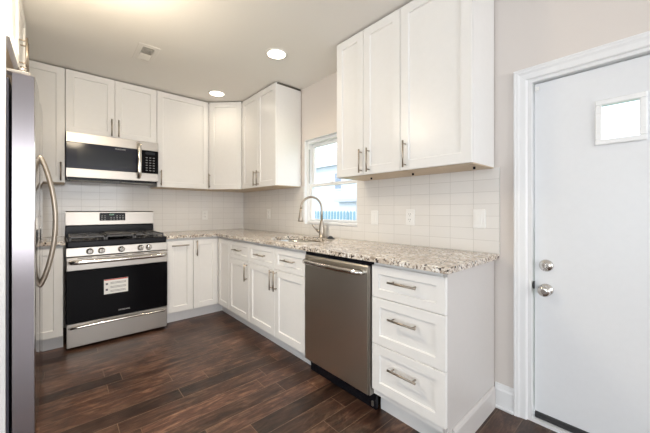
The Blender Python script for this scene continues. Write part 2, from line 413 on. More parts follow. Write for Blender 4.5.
b = nb(); box(b, fx + 0.018, fx + 0.024, LY0, LY1, LZ0, LZ1); obj('pane', b, M['glass'], lf)
b = nb(); box(b, fx - 0.012, fx + 0.02, DRt, DL - 0.002, 0.018, 0.050, 0.003); obj('door_sweep', b, M['rubber'], dr)['label'] = 'black rubber sweep along the foot of the door'
b = nb(); RX = Matrix.Rotation(R(-90), 4, 'Y')
lathe(b, [(0.032, 0), (0.032, 0.006), (0.026, 0.012), (0.020, 0.013), (0.017, 0.018), (0.015, 0.019)], 28, Matrix.Translation((fx, -3.484, 0.858)) @ RX)
box(b, fx - 0.034, fx - 0.018, -3.487, -3.481, 0.842, 0.874, 0.002)
obj('deadbolt', b, M['chrome'], dr)['label'] = 'round polished deadbolt with thumb turn'
b = nb()
lathe(b, [(0.032, 0), (0.032, 0.004), (0.026, 0.010), (0.012, 0.014), (0.011, 0.030), (0.022, 0.036), (0.029, 0.046), (0.029, 0.054), (0.024, 0.062), (0.012, 0.064)], 28, Matrix.Translation((fx, -3.484, 0.727)) @ RX)
obj('door_knob', b, M['chrome'], dr)['label'] = 'round polished door knob'
b = nb(); lathe(b, [(0.020, 0), (0.022, 0.004)], 20, Matrix.Translation((0.022, -3.4275, 0.745)) @ Matrix.Rotation(R(90), 4, 'X')); obj('strike_plate', b, M['rubber'], dr)
b = nb(); box(b, fx - 0.012, fx - 0.001, -3.452, -3.434, 1.812, 1.834, 0.002); obj('door_sensor', b, M['plastic'], dr)

# ------------------------------------------------------------------ window over the sink
wn_ = bpy.data.objects.new('window_1', None); COL.objects.link(wn_); wn_['kind'] = 'structure'
def frame_rect(b, x0, x1, y0, y1, z0, z1, t, tb=None, tt=None):
    tb = tb or t; tt = tt or t
    box(b, x0, x1, y0, y1, z0, z0 + tb, 0.002); box(b, x0, x1, y0, y1, z1 - tt, z1, 0.002)
    box(b, x0, x1, y0, y0 + t, z0 + tb, z1 - tt, 0.002); box(b, x0, x1, y1 - t, y1, z0 + tb, z1 - tt, 0.002)
b = nb(); frame_rect(b, 0.0, 0.13, WY0, WY1, WZ0, WZ1, 0.006); obj('jamb', b, M['vinyl'], wn_)
b = nb(); frame_rect(b, 0.032, 0.125, WY0 + 0.006, WY1 - 0.006, WZ0 + 0.006, WZ1 - 0.006, 0.022, 0.024, 0.030)
obj('window_frame', b, M['vinyl'], wn_)
b = nb()
box(b, -0.012, 0.060, WY0 + 0.0, WY1 - 0.055, WZ0 + 0.007, WZ0 + 0.030, 0.004); obj('window_sill', b, M['vinyl'], wn_)
fy0, fy1 = WY0 + 0.029, WY1 - 0.029
b = nb(); frame_rect(b, 0.050, 0.078, fy0, fy1, 1.037, 1.432, 0.034, 0.030, 0.030); s1 = obj('lower_sash', b, M['vinyl'], wn_)
b = nb(); box(b, 0.062, 0.067, fy0 + 0.034, fy1 - 0.034, 1.067, 1.402); obj('pane', b, M['glass'], s1)
b = nb(); frame_rect(b, 0.084, 0.112, fy0, fy1, 1.405, WZ1 - 0.037, 0.034, 0.030, 0.034); s2 = obj('upper_sash', b, M['vinyl'], wn_)
b = nb(); box(b, 0.095, 0.100, fy0 + 0.034, fy1 - 0.034, 1.435, WZ1 - 0.071); obj('pane', b, M['glass'], s2)
b = nb(); box(b, 0.033, 0.049, -1.43, -1.425, 1.44, 1.80, 0.001); obj('sash_track', b, M['slot'], wn_)
b = nb(); box(b, 0.040, 0.050, -1.80, -1.75, 1.425, 1.442, 0.003); obj('sash_lock', b, M['vinyl'], wn_)

# ------------------------------------------------------------------ outside the window
b = nb(); box(b, 0.2, 40, -20, 40, -1.3, -0.9)
g = obj('yard', b, M['grass']); g['kind'] = 'structure'
fe = thing('picket_fence', 'weathered blue-grey picket fence in the yard outside the sink window', 'fence', (8.0, 4.0, -0.9))
b = nb()
for k in range(70):
    y = -3.2 + k * 0.21
    b2 = [(y, 0.08), (y + 0.14, 0.08), (y + 0.14, 1.96), (y + 0.07, 2.04), (y, 1.96)]
    extrude_profile(b, b2, 0, 0.02, lambda p, t: Vector((t, p[0], p[1])))
obj('pickets', b, M['fence'], fe)
b = nb(); box(b, 0.02, 0.06, -3.2, 11.6, 0.5, 0.6); box(b, 0.02, 0.06, -3.2, 11.6, 1.5, 1.6); obj('rails', b, M['fence'], fe)
for k in range(7):
    b = nb(); box(b, 0.02, 0.12, -3.1 + k * 2.4, -3.0 + k * 2.4, 0, 1.95); obj('post', b, M['fence'], fe)
# neighbouring house
hs = thing('neighbour_house', 'pale clapboard house beyond the yard fence, seen through the window', 'house', (14, 9, -0.9))
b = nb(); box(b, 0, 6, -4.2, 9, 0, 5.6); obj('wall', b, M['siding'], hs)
b = nb()
extrude_profile(b, [(-0.4, 5.5), (6.4, 5.5), (3.0, 7.6)], -4.5, 9.3, lambda p, t: Vector((p[0], t, p[1]))); obj('roof', b, M['shingle'], hs)
for y, z in ((-2.6, 3.6), (0.2, 3.6), (3.0, 3.6), (0.2, 1.2)):
    b = nb(); frame_rect(b, -0.05, 0.0, y, y + 0.9, z, z + 1.4, 0.1); f_ = obj('window', b, M['pale'], hs)
    b = nb(); box(b, -0.02, -0.005, y + 0.1, y + 0.8, z + 0.1, z + 1.3); obj('pane', b, M['winglass'], f_)
sh = thing('garage', 'low pale garage with a flat eave behind the picket fence', 'garage', (10.5, 6.2, -0.9))
b = nb(); box(b, 0, 2.6, -3.0, 2.6, 0, 2.55); obj('wall', b, M['pale'], sh)
b = nb(); box(b, -0.25, 2.8, -3.25, 2.8, 2.55, 2.72); obj('roof', b, M['shingle'], sh)
b = nb(); box(b, -0.10, -0.002, -1.7, -1.35, 2.20, 2.38, 0.02); obj('wall_lamp', b, M['darkgrey'], sh)

# ------------------------------------------------------------------ cabinets
def pull(bm, cx, cz, yf, vertical, L=0.165, cc=0.128, r=0.0058):
    """bar pull in front of local plane y=yf (front is -y)"""
    off = 0.032
    if vertical:
        tube(bm, [(cx, yf - off, cz - L / 2), (cx, yf - off, cz + L / 2)], r, 10)
        for s in (-1, 1): tube(bm, [(cx, yf, cz + s * cc / 2), (cx, yf - off, cz + s * cc / 2)], r * 0.8, 8)
    else:
        tube(bm, [(cx - L / 2, yf - off, cz), (cx + L / 2, yf - off, cz)], r, 10)
        for s in (-1, 1): tube(bm, [(cx + s * cc / 2, yf, cz), (cx + s * cc / 2, yf - off, cz)], r * 0.8, 8)
def shaker(bm, x0, x1, z0, z1, fw=0.057, t=0.020, rec=0.009):
    """recessed-panel door, back plane y=-0.001, front y=-t"""
    X = [x0, x0 + fw, x1 - fw, x1]; Z = [z0, z0 + fw, z1 - fw, z1]
    box(bm, X[1] - 0.002, X[2] + 0.002, -t + rec, -0.001, Z[1] - 0.002, Z[2] + 0.002)
    # frame ring with softened inner step
    yo, yi = -t, -t + rec
    def ring(y, ins): return [bm.verts.new((a, y, c)) for a, c in ((x0 + ins, z0 + ins), (x1 - ins, z0 + ins), (x1 - ins, z1 - ins), (x0 + ins, z1 - ins))]
    rs = [ring(-0.001, 0), ring(yo + 0.0015, 0), ring(yo, 0.0015), ring(yo, fw - 0.0), ring(yi - 0.001, fw + 0.004), ring(yi + 0.0005, fw + 0.004)]
    for i in range(len(rs) - 1):
        for k in range(4): bm.faces.new((rs[i][k], rs[i][(k + 1) % 4], rs[i + 1][(k + 1) % 4], rs[i + 1][k]))
def door(parent, x0, x1, z0, z1, hx=None, hz=None, vert=True, name='door', fw=0.057, label=None):
    g = 0.0016
    b = nb(); shaker(b, x0 + g, x1 - g, z0 + g, z1 - g, fw)
    d = obj(name, b, M['cab'], parent)
    if hx is not None:
        b = nb(); pull(b, hx, hz, -0.020, vert); obj('handle', b, M['nickel'], d)
    return d
def carcass(parent, w_, d_, z0, z1, under=True, m='cab'):
    b = nb(); box(b, 0.001, w_ - 0.001, 0, d_, z0, z1, 0.0, mat=0); o = obj('body', b, M[m], parent)
    return o
UB, UT = 1.407, 2.438
def upper(name, label, loc, rz, w_, doors, z0=UB, z1=UT, depth=0.300, hz0=None, caps=()):
    """doors: list of (x0,x1,handle_x)"""
    t = thing(name, label, 'cabinet', loc, rz)
    b = nb(); box(b, 0.001, w_ - 0.001, 0, depth, z0 + 0.004, z1 - 0.012); obj('body', b, M['cab'], t)
    b = nb(); box(b, 0.004, w_ - 0.004, 0.003, depth, z0 - 0.002, z0 + 0.0035); obj('underside', b, M['maple'], t)['label'] = 'unpainted maple underside'
    b = nb(); box(b, 0.006, w_ - 0.006, 0.012, depth, z1 - 0.012, z1 + 0.010); obj('top_gap_shade', b, M['gap_shade'], t)  # dark strip painted as the shaded gap under the ceiling
    for x0, x1, hx in doors:
        door(t, x0, x1, z0, z1, hx, z0 + 0.098)
    for cx in caps:
        b = nb(); tube(b, [(cx, 0.14, z0 - 0.016), (cx, 0.14, z0 - 0.002)], 0.007, 10); obj('screw_cap', b, M['black'], t)
    return t
def base_unit(label, loc, rz, w_, depth=0.585, kick=True, name='base_cabinet', toe=0.115):
    t = thing(name, label, 'cabinet', loc, rz)
    b = nb(); box(b, 0.001, w_ - 0.001, 0, depth, toe, 0.868); obj('body', b, M['cab'], t)
    if kick:
        b = nb(); box(b, 0.0005, w_ - 0.0005, 0.062, 0.08, 0.0, toe); obj('toe_kick', b, M['kick'], t)
    return t
HB = 0.09   # handle centre below door top
TB, TT = 0.116, 0.850
# --- back wall, local x = world x
# left of the range
t = base_unit('white base cabinet between refrigerator and range', (-2.770, -0.595, 0), 0, 0.858)
door(t, 0.0, 0.43, TB, TT, 0.39, 0.757); door(t, 0.43, 0.858, TB, TT, 0.47, 0.757)
# right of the range: narrow pull-out with a horizontal pull
t = base_unit('narrow white pull-out base cabinet with horizontal bar pull right of the range', (-1.140, -0.595, 0), 0, 0.260)
door(t, 0.006, 0.259, TB, TT, 0.128, 0.797, False, 'pull_out_front')
# corner base with L-shaped body and bi-fold fronts
t = thing('corner_base_cabinet', 'white corner base cabinet with two narrow fronts meeting in the corner', 'cabinet', (0, 0, 0))
b = nb(); prism(b, [(-0.879, -0.012), (-0.012, -0.012), (-0.012, -0.899), (-0.595, -0.899), (-0.595, -0.595), (-0.879, -0.595)], 0.115, 0.868); obj('body', b, M['cab'], t)
b = nb(); prism(b, [(-0.880, -0.515), (-0.515, -0.515), (-0.515, -0.900), (-0.533, -0.900), (-0.533, -0.533), (-0.880, -0.533)], 0, 0.115); obj('toe_kick', b, M['kick'], t)
g = 0.0016
b = nb(); shaker(b, -0.879 + g, -0.618, TB, TT - g); 
for v in b.verts: v.co.y += -0.595
d = obj('door', b, M['cab'], t); b = nb(); pull(b, -0.848, 0.757, -0.615, True); obj('handle', b, M['nickel'], d)
b = nb(); shaker(b, 0.618, 0.899 - g, TB, TT - g)
for v in b.verts: v.co = Vector((v.co.y - 0.595, -v.co.x, v.co.z))
obj('door', b, M['cab'], t)
# --- right wall run, local x -> world -y
RZ = R(-90); X0 = -0.595
t = base_unit('white base cabinet with one drawer over a door, next to the corner cabinet', (X0, -0.9005, 0), RZ, 0.444)
door(t, 0, 0.444, 0.672, TT, 0.222, 0.764, False, 'drawer', 0.045); door(t, 0, 0.444, TB, 0.672, 0.408, 0.575)
t = base_unit('wide white sink base cabinet with two false drawers and two doors', (X0, -1.3455, 0), RZ, 0.854)
door(t, 0, 0.443, 0.672, TT, 0.222, 0.764, False, 'drawer', 0.045); door(t, 0.443, 0.854, 0.672, TT, 0.655, 0.766, False, 'drawer', 0.045)
door(t, 0, 0.443, TB, 0.672, 0.412, 0.583); door(t, 0.443, 0.854, TB, 0.672, 0.474, 0.583)
# body recut so the sink bowl has room
for c in t.children:
    if c.name.startswith('body'):
        bb = nb(); box(bb, 0.001, 0.019, 0, 0.585, 0.115, 0.868); box(bb, 0.835, 0.853, 0, 0.585, 0.115, 0.868)
        box(bb, 0.019, 0.835, 0, 0.585, 0.115, 0.133); box(bb, 0.019, 0.835, 0, 0.018, 0.133, 0.868); box(bb, 0.019, 0.835, 0.575, 0.585, 0.133, 0.868)
        bb.to_mesh(c.data); bb.free()
# drawer base with end panel
t = base_unit('white three-drawer base cabinet at the end of the counter near the door', (X0, -2.809, 0), RZ, 0.410)
door(t, 0, 0.4325, 0.672, TT, 0.212, 0.775, False, 'drawer', 0.045)
door(t, 0, 0.4325, 0.411, 0.672, 0.212, 0.579, False, 'drawer', 0.05)
door(t, 0, 0.4325, 0.150, 0.411, 0.212, 0.314, False, 'drawer', 0.05)
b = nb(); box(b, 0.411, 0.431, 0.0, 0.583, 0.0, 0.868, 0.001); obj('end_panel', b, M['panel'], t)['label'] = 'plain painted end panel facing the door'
b = nb(); box(b, 0.0005, 0.410, -0.001, 0.012, 0.116, 0.149); obj('bottom_rail', b, M['cab'], t)
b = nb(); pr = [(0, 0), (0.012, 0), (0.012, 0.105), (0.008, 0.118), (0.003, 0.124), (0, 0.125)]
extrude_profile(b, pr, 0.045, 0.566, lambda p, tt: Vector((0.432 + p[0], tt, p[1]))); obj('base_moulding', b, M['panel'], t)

# --- upper cabinets, back wall
UY = -0.305
upper('upper_cabinet', 'white wall cabinet left of the microwave with a pull at its lower right corner', (-2.770, UY, 0), 0, 0.872, [(0, 0.43, 0.04), (0.43, 0.872, 0.843)], depth=0.295)
upper('upper_cabinet', 'short white two-door wall cabinet above the microwave', (-1.8965, UY, 0), 0, 0.7355, [(0, 0.368, 0.341), (0.368, 0.7355, 0.397)], z0=1.862, depth=0.295)
upper('upper_cabinet', 'wide single-door white wall cabinet right of the microwave', (-1.1595, UY, 0), 0, 0.5465, [(0, 0.5465, 0.036)], depth=0.295)
# diagonal corner
t = thing('corner_upper_cabinet', 'white diagonal corner wall cabinet with one angled door', 'cabinet', (0, 0, 0))
poly = [(-0.611, -0.010), (-0.010, -0.010), (-0.010, -0.611), (-0.305, -0.611), (-0.611, -0.305)]
b = nb(); prism(b, poly, UB + 0.004, UT - 0.012); obj('body', b, M['cab'], t)
b = nb(); prism(b, [(-0.605, -0.012), (-0.012, -0.012), (-0.012, -0.605), (-0.310, -0.605), (-0.605, -0.310)], UB - 0.002, UB + 0.0035); obj('underside', b, M['maple'], t)['label'] = 'unpainted maple underside'
b = nb(); prism(b, [(-0.60, -0.012), (-0.012, -0.012), (-0.012, -0.60), (-0.315, -0.60), (-0.60, -0.315)], UT - 0.012, UT + 0.010); obj('top_gap_shade', b, M['gap_shade'], t)  # same dark strip for the shaded gap above the corner cabinet
Wd = math.hypot(0.306, 0.306)
mt = Matrix.Translation((-0.611, -0.305, 0)) @ Matrix.Rotation(R(-45), 4, 'Z')
b = nb(); shaker(b, 0.022, Wd - 0.022, UB, UT); b.transform(mt); d = obj('door', b, M['cab'], t)
b = nb(); pull(b, 0.035, UB + 0.098, -0.020, True); b.transform(mt); obj('handle', b, M['nickel'], d)
# --- upper cabinets, right wall
upper('upper_cabinet', 'white two-door wall cabinet between the corner cabinet and the window', (UY, -0.6125, 0), RZ, 0.733, [(0.0, 0.362, 0.327), (0.362, 0.733, 0.397)], depth=0.295)
upper('upper_cabinet', 'white two-door wall cabinet just right of the window', (UY, -2.2205, 0), RZ, 0.5785, [(0, 0.272, 0.258), (0.272, 0.5785, 0.327)], depth=0.295, caps=(0.215, 0.572))
upper('upper_cabinet', 'large single-door white wall cabinet nearest the entry door', (UY, -2.7995, 0), RZ, 0.4405, [(0, 0.4405, 0.040)], depth=0.295, caps=(0.388,))
# --- above the refrigerator, fronts facing +x : local x -> world +y
upper('upper_cabinet', 'short two-door white cabinet above the refrigerator', (-2.126, -1.885, 0), R(90), 0.885, [(0, 0.4425, 0.405), (0.4425, 0.885, 0.480)], z0=1.962, depth=0.640)
b = nb(); box(b, -2.775, -2.118, -1.912, -1.890, 0.0, 2.444); o = obj('refrigerator_end_panel', b, M['trim'])
tag(o, 'tall white end panel beside the refrigerator at the left edge', 'panel')

# ------------------------------------------------------------------ countertops
def counter(name, outer, hole, z0, z1, label):
    b = nb()
    loops = [outer] + ([hole] if hole else [])
    es = []
    for lp in loops:
        vs = [b.verts.new((x, y, z1)) for x, y in lp]
        es += [b.edges.new((vs[i], vs[(i + 1) % len(vs)])) for i in range(len(vs))]
    bmesh.ops.triangle_fill(b, edges=es, use_beauty=True)
    top = b.faces[:]
    r = bmesh.ops.extrude_face_region(b, geom=top)
    for v in [g_ for g_ in r['geom'] if isinstance(g_, bmesh.types.BMVert)]: v.co.z = z0
    o = obj(name, b, M['granite'])
    md = o.modifiers.new('edge', 'BEVEL'); md.width = 0.003; md.segments = 2; md.limit_method = 'ANGLE'; md.angle_limit = R(50)
    tag(o, label, 'countertop'); return o
def superell(cx, cy, a, c, n=40, p=2.7):
    r = []
    for k in range(n):
        th = 2 * math.pi * k / n; ct, st = math.cos(th), math.sin(th)
        r.append((cx + a * math.copysign(abs(ct) ** (2 / p), ct), cy + c * math.copysign(abs(st) ** (2 / p), st)))
    return r
SX, SY, SA, SC = -0.335, -1.755, 0.205, 0.285
counter('countertop', [(-1.141, -0.010), (-0.010, -0.010), (-0.010, -3.268), (-0.645, -3.268), (-0.645, -0.645), (-1.141, -0.645)],
        superell(SX, SY, SA, SC), 0.870, 0.900, 'L-shaped speckled grey-brown granite countertop running from range to sink wall end')
counter('countertop', [(-2.775, -0.010), (-1.900, -0.010), (-1.900, -0.645), (-2.775, -0.645)], None, 0.870, 0.900, 'short speckled granite countertop between refrigerator and range')

# sink
t = thing('sink', 'stainless undermount sink set in the countertop below the window', 'sink', (0, 0, 0))
b = nb()
levels = [(1.045, 0.869), (1.0, 0.869), (0.99, 0.80), (0.965, 0.72), (0.90, 0.695), (0.5, 0.690), (0.12, 0.686)]
rings = [[b.verts.new((x, y, z)) for x, y in superell(SX, SY, SA * s, SC * s)] for s, z in levels]
for i in range(len(rings) - 1):
    for k in range(40):
        f = b.faces.new((rings[i][k], rings[i][(k + 1) % 40], rings[i + 1][(k + 1) % 40], rings[i + 1][k])); f.smooth = i > 0
b.faces.new(rings[-1])
obj('bowl', b, M['sinksteel'], t)
b = nb(); lathe(b, [(0.045, 0), (0.045, 0.004), (0.034, 0.005), (0.030, 0.001)], 24, Matrix.Translation((SX, SY, 0.6875))); obj('drain', b, M['sinksteel'], t)

# faucet
t = thing('faucet', 'brushed nickel gooseneck pull-down faucet behind the sink', 'faucet', (-0.090, -1.775, 0.900))
b = nb(); lathe(b, [(0.032, 0), (0.032, 0.006), (0.027, 0.010), (0.026, 0.06), (0.024, 0.10), (0.016, 0.150), (0.0135, 0.158)], 24); obj('body', b, M['nickel'], t)
dx, dy = -0.93, -0.37 + 0.62
l_ = math.hypot(dx, dy); dx /= l_; dy /= l_
b = nb(); rr = 0.105; pts = [(0, 0, 0.155), (0, 0, 0.235), (0, 0, 0.275)]
for k in range(1, 13):
    a_ = math.pi * k / 12 * 1.03
    pts.append((dx * rr * (1 - math.cos(a_)), dy * rr * (1 - math.cos(a_)), 0.275 + rr * math.sin(a_)))
tube(b, pts, 0.0105, 14); obj('gooseneck', b, M['nickel'], t)
e = Vector(pts[-1]); dn = (Vector(pts[-1]) - Vector(pts[-2])).normalized()
b = nb(); tube(b, [e - dn * 0.005, e + dn * 0.03, e + dn * 0.07, e + dn * 0.105, e + dn * 0.112], [0.013, 0.015, 0.020, 0.025, 0.022], 16); obj('spray_head', b, M['nickel'], t)
b = nb(); tube(b, [(0, 0, 0.058), (-0.016, 0.026, 0.060), (-0.024, 0.040, 0.066)], [0.015, 0.015, 0.012], 14)
tube(b, [(-0.022, 0.036, 0.066), (-0.040, 0.064, 0.098), (-0.050, 0.082, 0.122)], [0.010, 0.0075, 0.006], 10); obj('lever', b, M['nickel'], t)
# black air-switch / stopper on the counter
t = thing('sink_stopper', 'small black rubber sink stopper on the counter right of the faucet', 'stopper', (-0.115, -1.925, 0.900))
b = nb(); lathe(b, [(0.036, 0.0), (0.037, 0.005), (0.030, 0.009), (0.016, 0.011)], 24); obj('disc', b, M['rubber'], t)
b = nb(); lathe(b, [(0.024, 0.009), (0.020, 0.018), (0.014, 0.023), (0.006, 0.026)], 16); obj('knob', b, M['rubber'], t)

# ------------------------------------------------------------------ text helper (writing on appliances)
def text(name, s, size, loc, rot, mat, parent, ext=0.0004, ax='CENTER'):
    c = bpy.data.curves.new(name, 'FONT'); c.body = s; c.size = size; c.extrude = ext; c.align_x = ax; c.align_y = 'CENTER'
    tmp = bpy.data.objects.new(name + '_tmp', c); COL.objects.link(tmp)
    dg = bpy.context.evaluated_depsgraph_get(); dg.update()
    me = bpy.data.meshes.new_from_object(tmp.evaluated_get(dg)); me.name = name
    bpy.data.objects.remove(tmp)
    me.materials.clear(); me.materials.append(mat)
    o = bpy.data.objects.new(name, me); COL.objects.link(o); o.parent = parent; o.location = loc; o.rotation_euler = rot
    return o
FRONT = (R(90), 0, 0)

# ------------------------------------------------------------------ microwave
t = thing('microwave', 'stainless over-the-range microwave under the short cabinet', 'microwave', (-1.893, -0.395, 1.443))
W = 0.730
b = nb(); box(b, 0, W, 0.028, 0.380, 0.012, 0.415); obj('body', b, M['darkgrey'], t)
b = nb(); box(b, 0, W, -0.005, 0.028, 0.327, 0.415, 0.002); obj('top_panel', b, M['steel'], t)
b = nb(); box(b, 0, W, -0.005, 0.028, 0.012, 0.093, 0.002); obj('lower_panel', b, M['steel'], t)
d = None
b = nb(); box(b, 0.0, 0.575, -0.006, 0.028, 0.094, 0.326, 0.002); d = obj('door', b, M['mwglass'], t)
b = nb(); box(b, 0.075, 0.500, -0.008, -0.0065, 0.125, 0.282, 0.0); obj('screen', b, M['mwscreen'], d)
text('lettering', 'FRIGIDAIRE', 0.017, (0.40, -0.0072, 0.305), FRONT, M['print'], d)
b = nb(); box(b, 0.576, W, -0.006, 0.028, 0.094, 0.326, 0.002); cp = obj('control_panel', b, M['bglass'], t)
b = nb(); box(b, 0.612, 0.700, -0.008, -0.0065, 0.285, 0.312); obj('display', b, M['mwscreen'], cp)
b = nb()
for i in range(3):
    for j in range(6):
        box(b, 0.615 + i * 0.032, 0.632 + i * 0.032, -0.008, -0.0065, 0.118 + j * 0.026, 0.126 + j * 0.026)
obj('keypad', b, M['keyprint'], cp)
b = nb()
pts = [(0.553, -0.004, 0.050), (0.553, -0.030, 0.060)] + [(0.553, -0.046 - 0.010 * math.sin(math.pi * k / 10), 0.075 + 0.275 * k / 10) for k in range(11)] + [(0.553, -0.030, 0.362), (0.553, -0.004, 0.372)]
tube(b, pts, 0.0135, 14)
for v in b.verts: v.co.x = 0.553 + (v.co.x - 0.553) * 1.4; v.co.z = 0.05 + (v.co.z - 0.05) * 1.08 - 0.006
obj('handle', b, M['chrome'], t)['label'] = 'bowed vertical chrome handle'
b = nb(); box(b, 0.01, W - 0.01, 0.02, 0.37, -0.004, 0.012); obj('underside', b, M['black'], t)
b = nb(); box(b, 0.03, 0.30, 0.06, 0.20, -0.010, -0.004, 0.002); box(b, 0.42, 0.70, 0.06, 0.20, -0.010, -0.004, 0.002); obj('grease_filter', b, M['slot'], t)

# ------------------------------------------------------------------ range
t = thing('gas_range', 'freestanding stainless gas range with black glass oven door', 'range', (-1.894, -0.655, 0.0))
W = 0.748
b = nb(); box(b, 0.003, W - 0.003, 0.030, 0.620, 0.04, 0.870); obj('body', b, M['darkgrey'], t)
for x in (0.04, W - 0.04):
    for y in (0.08, 0.58):
        b = nb(); tube(b, [(x, y, 0), (x, y, 0.04)], 0.016, 12); obj('leg', b, M['black'], t)
b = nb(); box(b, 0.0, W, -0.004, 0.560, 0.842, 0.898, 0.012, 3); ck = obj('cooktop', b, M['black'], t)
b = nb(); box(b, 0.0, W, 0.560, 0.640, 0.870, 1.004, 0.004); obj('backguard_base', b, M['black'], t)
b = nb()
pr = [(0.566, 1.006), (0.548, 1.012), (0.556, 1.138), (0.566, 1.148), (0.640, 1.148), (0.640, 1.006)]
extrude_profile(b, pr, 0.001, W - 0.001, lambda p, tt: Vector((tt, p[0], p[1]))); bk = obj('backguard', b, M['steel'], t)
b = nb(); box(b, 0.262, 0.482, 0.545, 0.560, 1.050, 1.130, 0.004); dp = obj('control_display', b, M['bglass'], bk)
text('lettering', '12:00', 0.020, (0.362, 0.5442, 1.112), FRONT, M['led'], dp)
for lo, hi in ((0, 2), (3, 8)):
  b = nb()
  for i in range(lo, hi):
    for j in range(3 if i not in (3, 4) else 2): box(b, 0.276 + i * 0.0255, 0.288 + i * 0.0255, 0.5436, 0.5448, 1.062 + j * 0.017, 1.067 + j * 0.017)
  obj('keypad', b, M['print'], dp)
# sloped knob panel
b = nb(); pr = [(0.030, 0.774), (-0.012, 0.774), (-0.004, 0.841), (0.030, 0.841)]
extrude_profile(b, pr, 0.0, W, lambda p, tt: Vector((tt, p[0], p[1]))); kp = obj('knob_panel', b, M['steel'], t)
for x in (0.152, 0.232, 0.376, 0.524, 0.592):
    b = nb(); mk = Matrix.Translation((x, -0.008, 0.807)) @ Matrix.Rotation(R(90), 4, 'X')
    lathe(b, [(0.026, 0), (0.026, 0.004), (0.021, 0.008), (0.019, 0.030), (0.016, 0.034)], 24, mk)
    box(b, x - 0.0035, x + 0.0035, -0.050, -0.040, 0.790, 0.824, 0.002)
    obj('knob', b, M['chrome'], t)
# burners + grates
for x, y, r_ in ((0.16, 0.15, 0.045), (0.16, 0.41, 0.036), (0.374, 0.28, 0.05), (0.588, 0.15, 0.040), (0.588, 0.41, 0.032)):
    b = nb(); lathe(b, [(r_, 0.8975), (r_, 0.906), (r_ * 0.7, 0.908), (r_ * 0.68, 0.915), (r_ * 0.3, 0.916)], 24, Matrix.Translation((x, y, 0))); obj('burner', b, M['iron'], t)
for x0, x1 in ((0.02, 0.262), (0.267, 0.481), (0.486, 0.728)):
    b = nb(); z0, z1 = 0.920, 0.934; th = 0.011
    for y in (0.030, 0.275, 0.520): box(b, x0, x1, y, y + th, z0, z1, 0.002)
    for x in (x0, x1 - th): box(b, x, x + th, 0.030, 0.531, z0, z1, 0.002)
    xm = (x0 + x1) / 2
    for ya, yb in ((0.041, 0.12), (0.19, 0.275), (0.286, 0.37), (0.44, 0.520)): box(b, xm - th / 2, xm + th / 2, ya, yb, z0, z1, 0.002)
    for y in (0.150, 0.400):
        box(b, x0 + th, x0 + 0.085, y, y + th, z0, z1, 0.002); box(b, x1 - 0.085, x1 - th, y, y + th, z0, z1, 0.002)
    for x in (x0, x1 - th):
        for y in (0.030, 0.275, 0.520): box(b, x, x + th, y, y + th, 0.8975, z0)
    obj('grate', b, M['iron'], t)
b = nb(); box(b, 0.285, 0.463, 0.045, 0.515, 0.9345, 0.944, 0.004); obj('griddle', b, M['iron'], t)['label'] = 'flat cast griddle plate over the middle burner'
# oven door
b = nb(); box(b, 0.0, W, -0.030, 0.028, 0.655, 0.766, 0.004); od = obj('oven_door', b, M['steel'], t)
b = nb(); box(b, 0.0, W, -0.030, 0.028, 0.224, 0.654, 0.003); obj('oven_glass', b, M['bglass'], od)['label'] = 'black glass oven window'
b = nb()
for k in range(5): box(b, 0.07 + k * 0.128, 0.165 + k * 0.128, -0.0306, -0.020, 0.752, 0.757)
obj('vent_slot', b, M['black'], od)
b = nb()
pts = [(0.022, -0.028, 0.728), (0.024, -0.060, 0.728)] + [(0.035 + 0.678 * k / 14, -0.072 - 0.012 * math.sin(math.pi * k / 14), 0.728) for k in range(15)] + [(W - 0.024, -0.060, 0.728), (W - 0.022, -0.028, 0.728)]
tube(b, pts, 0.0185, 14); obj('handle', b, M['chrome'], od)
text('lettering', 'FRIGIDAIRE', 0.017, (0.395, -0.0306, 0.268), FRONT, M['print'], od)
# drawer with long curved lip handle
b = nb(); box(b, 0.0, W, -0.022, 0.028, 0.022, 0.220, 0.004); dw_ = obj('drawer', b, M['steel'], t)
b = nb(); pts = [(0.016, -0.020, 0.184)] + [(0.03 + 0.688 * k / 16, -0.034 - 0.018 * math.sin(math.pi * k / 16), 0.184 + 0.010 * math.sin(math.pi * k / 16)) for k in range(17)] + [(W - 0.016, -0.020, 0.184)]
tube(b, pts, [0.006] + [0.011] * 17 + [0.006], 12); obj('handle', b, M['chrome'], dw_)
# sticker stuck to the oven glass
sk = thing('energy_sticker', 'white paper sticker with red header stuck on the oven glass', 'sticker', (-1.647, -0.6862, 0.425))
b = nb(); box(b, 0, 0.176, -0.0005, 0.0005, 0, 0.128); obj('paper', b, M['paper'], sk)
b = nb(); box(b, 0.002, 0.174, -0.0012, -0.0005, 0.119, 0.127); obj('header', b, M['red'], sk)
b = nb()
for z in (0.096, 0.086, 0.060, 0.050, 0.026, 0.016): box(b, 0.045, 0.160, -0.0010, -0.0005, z, z + 0.003)
box(b, 0.012, 0.028, -0.0012, -0.0005, 0.080, 0.096); box(b, 0.012, 0.028, -0.0012, -0.0005, 0.030, 0.046)
obj('print', b, M['darkgrey'], sk)

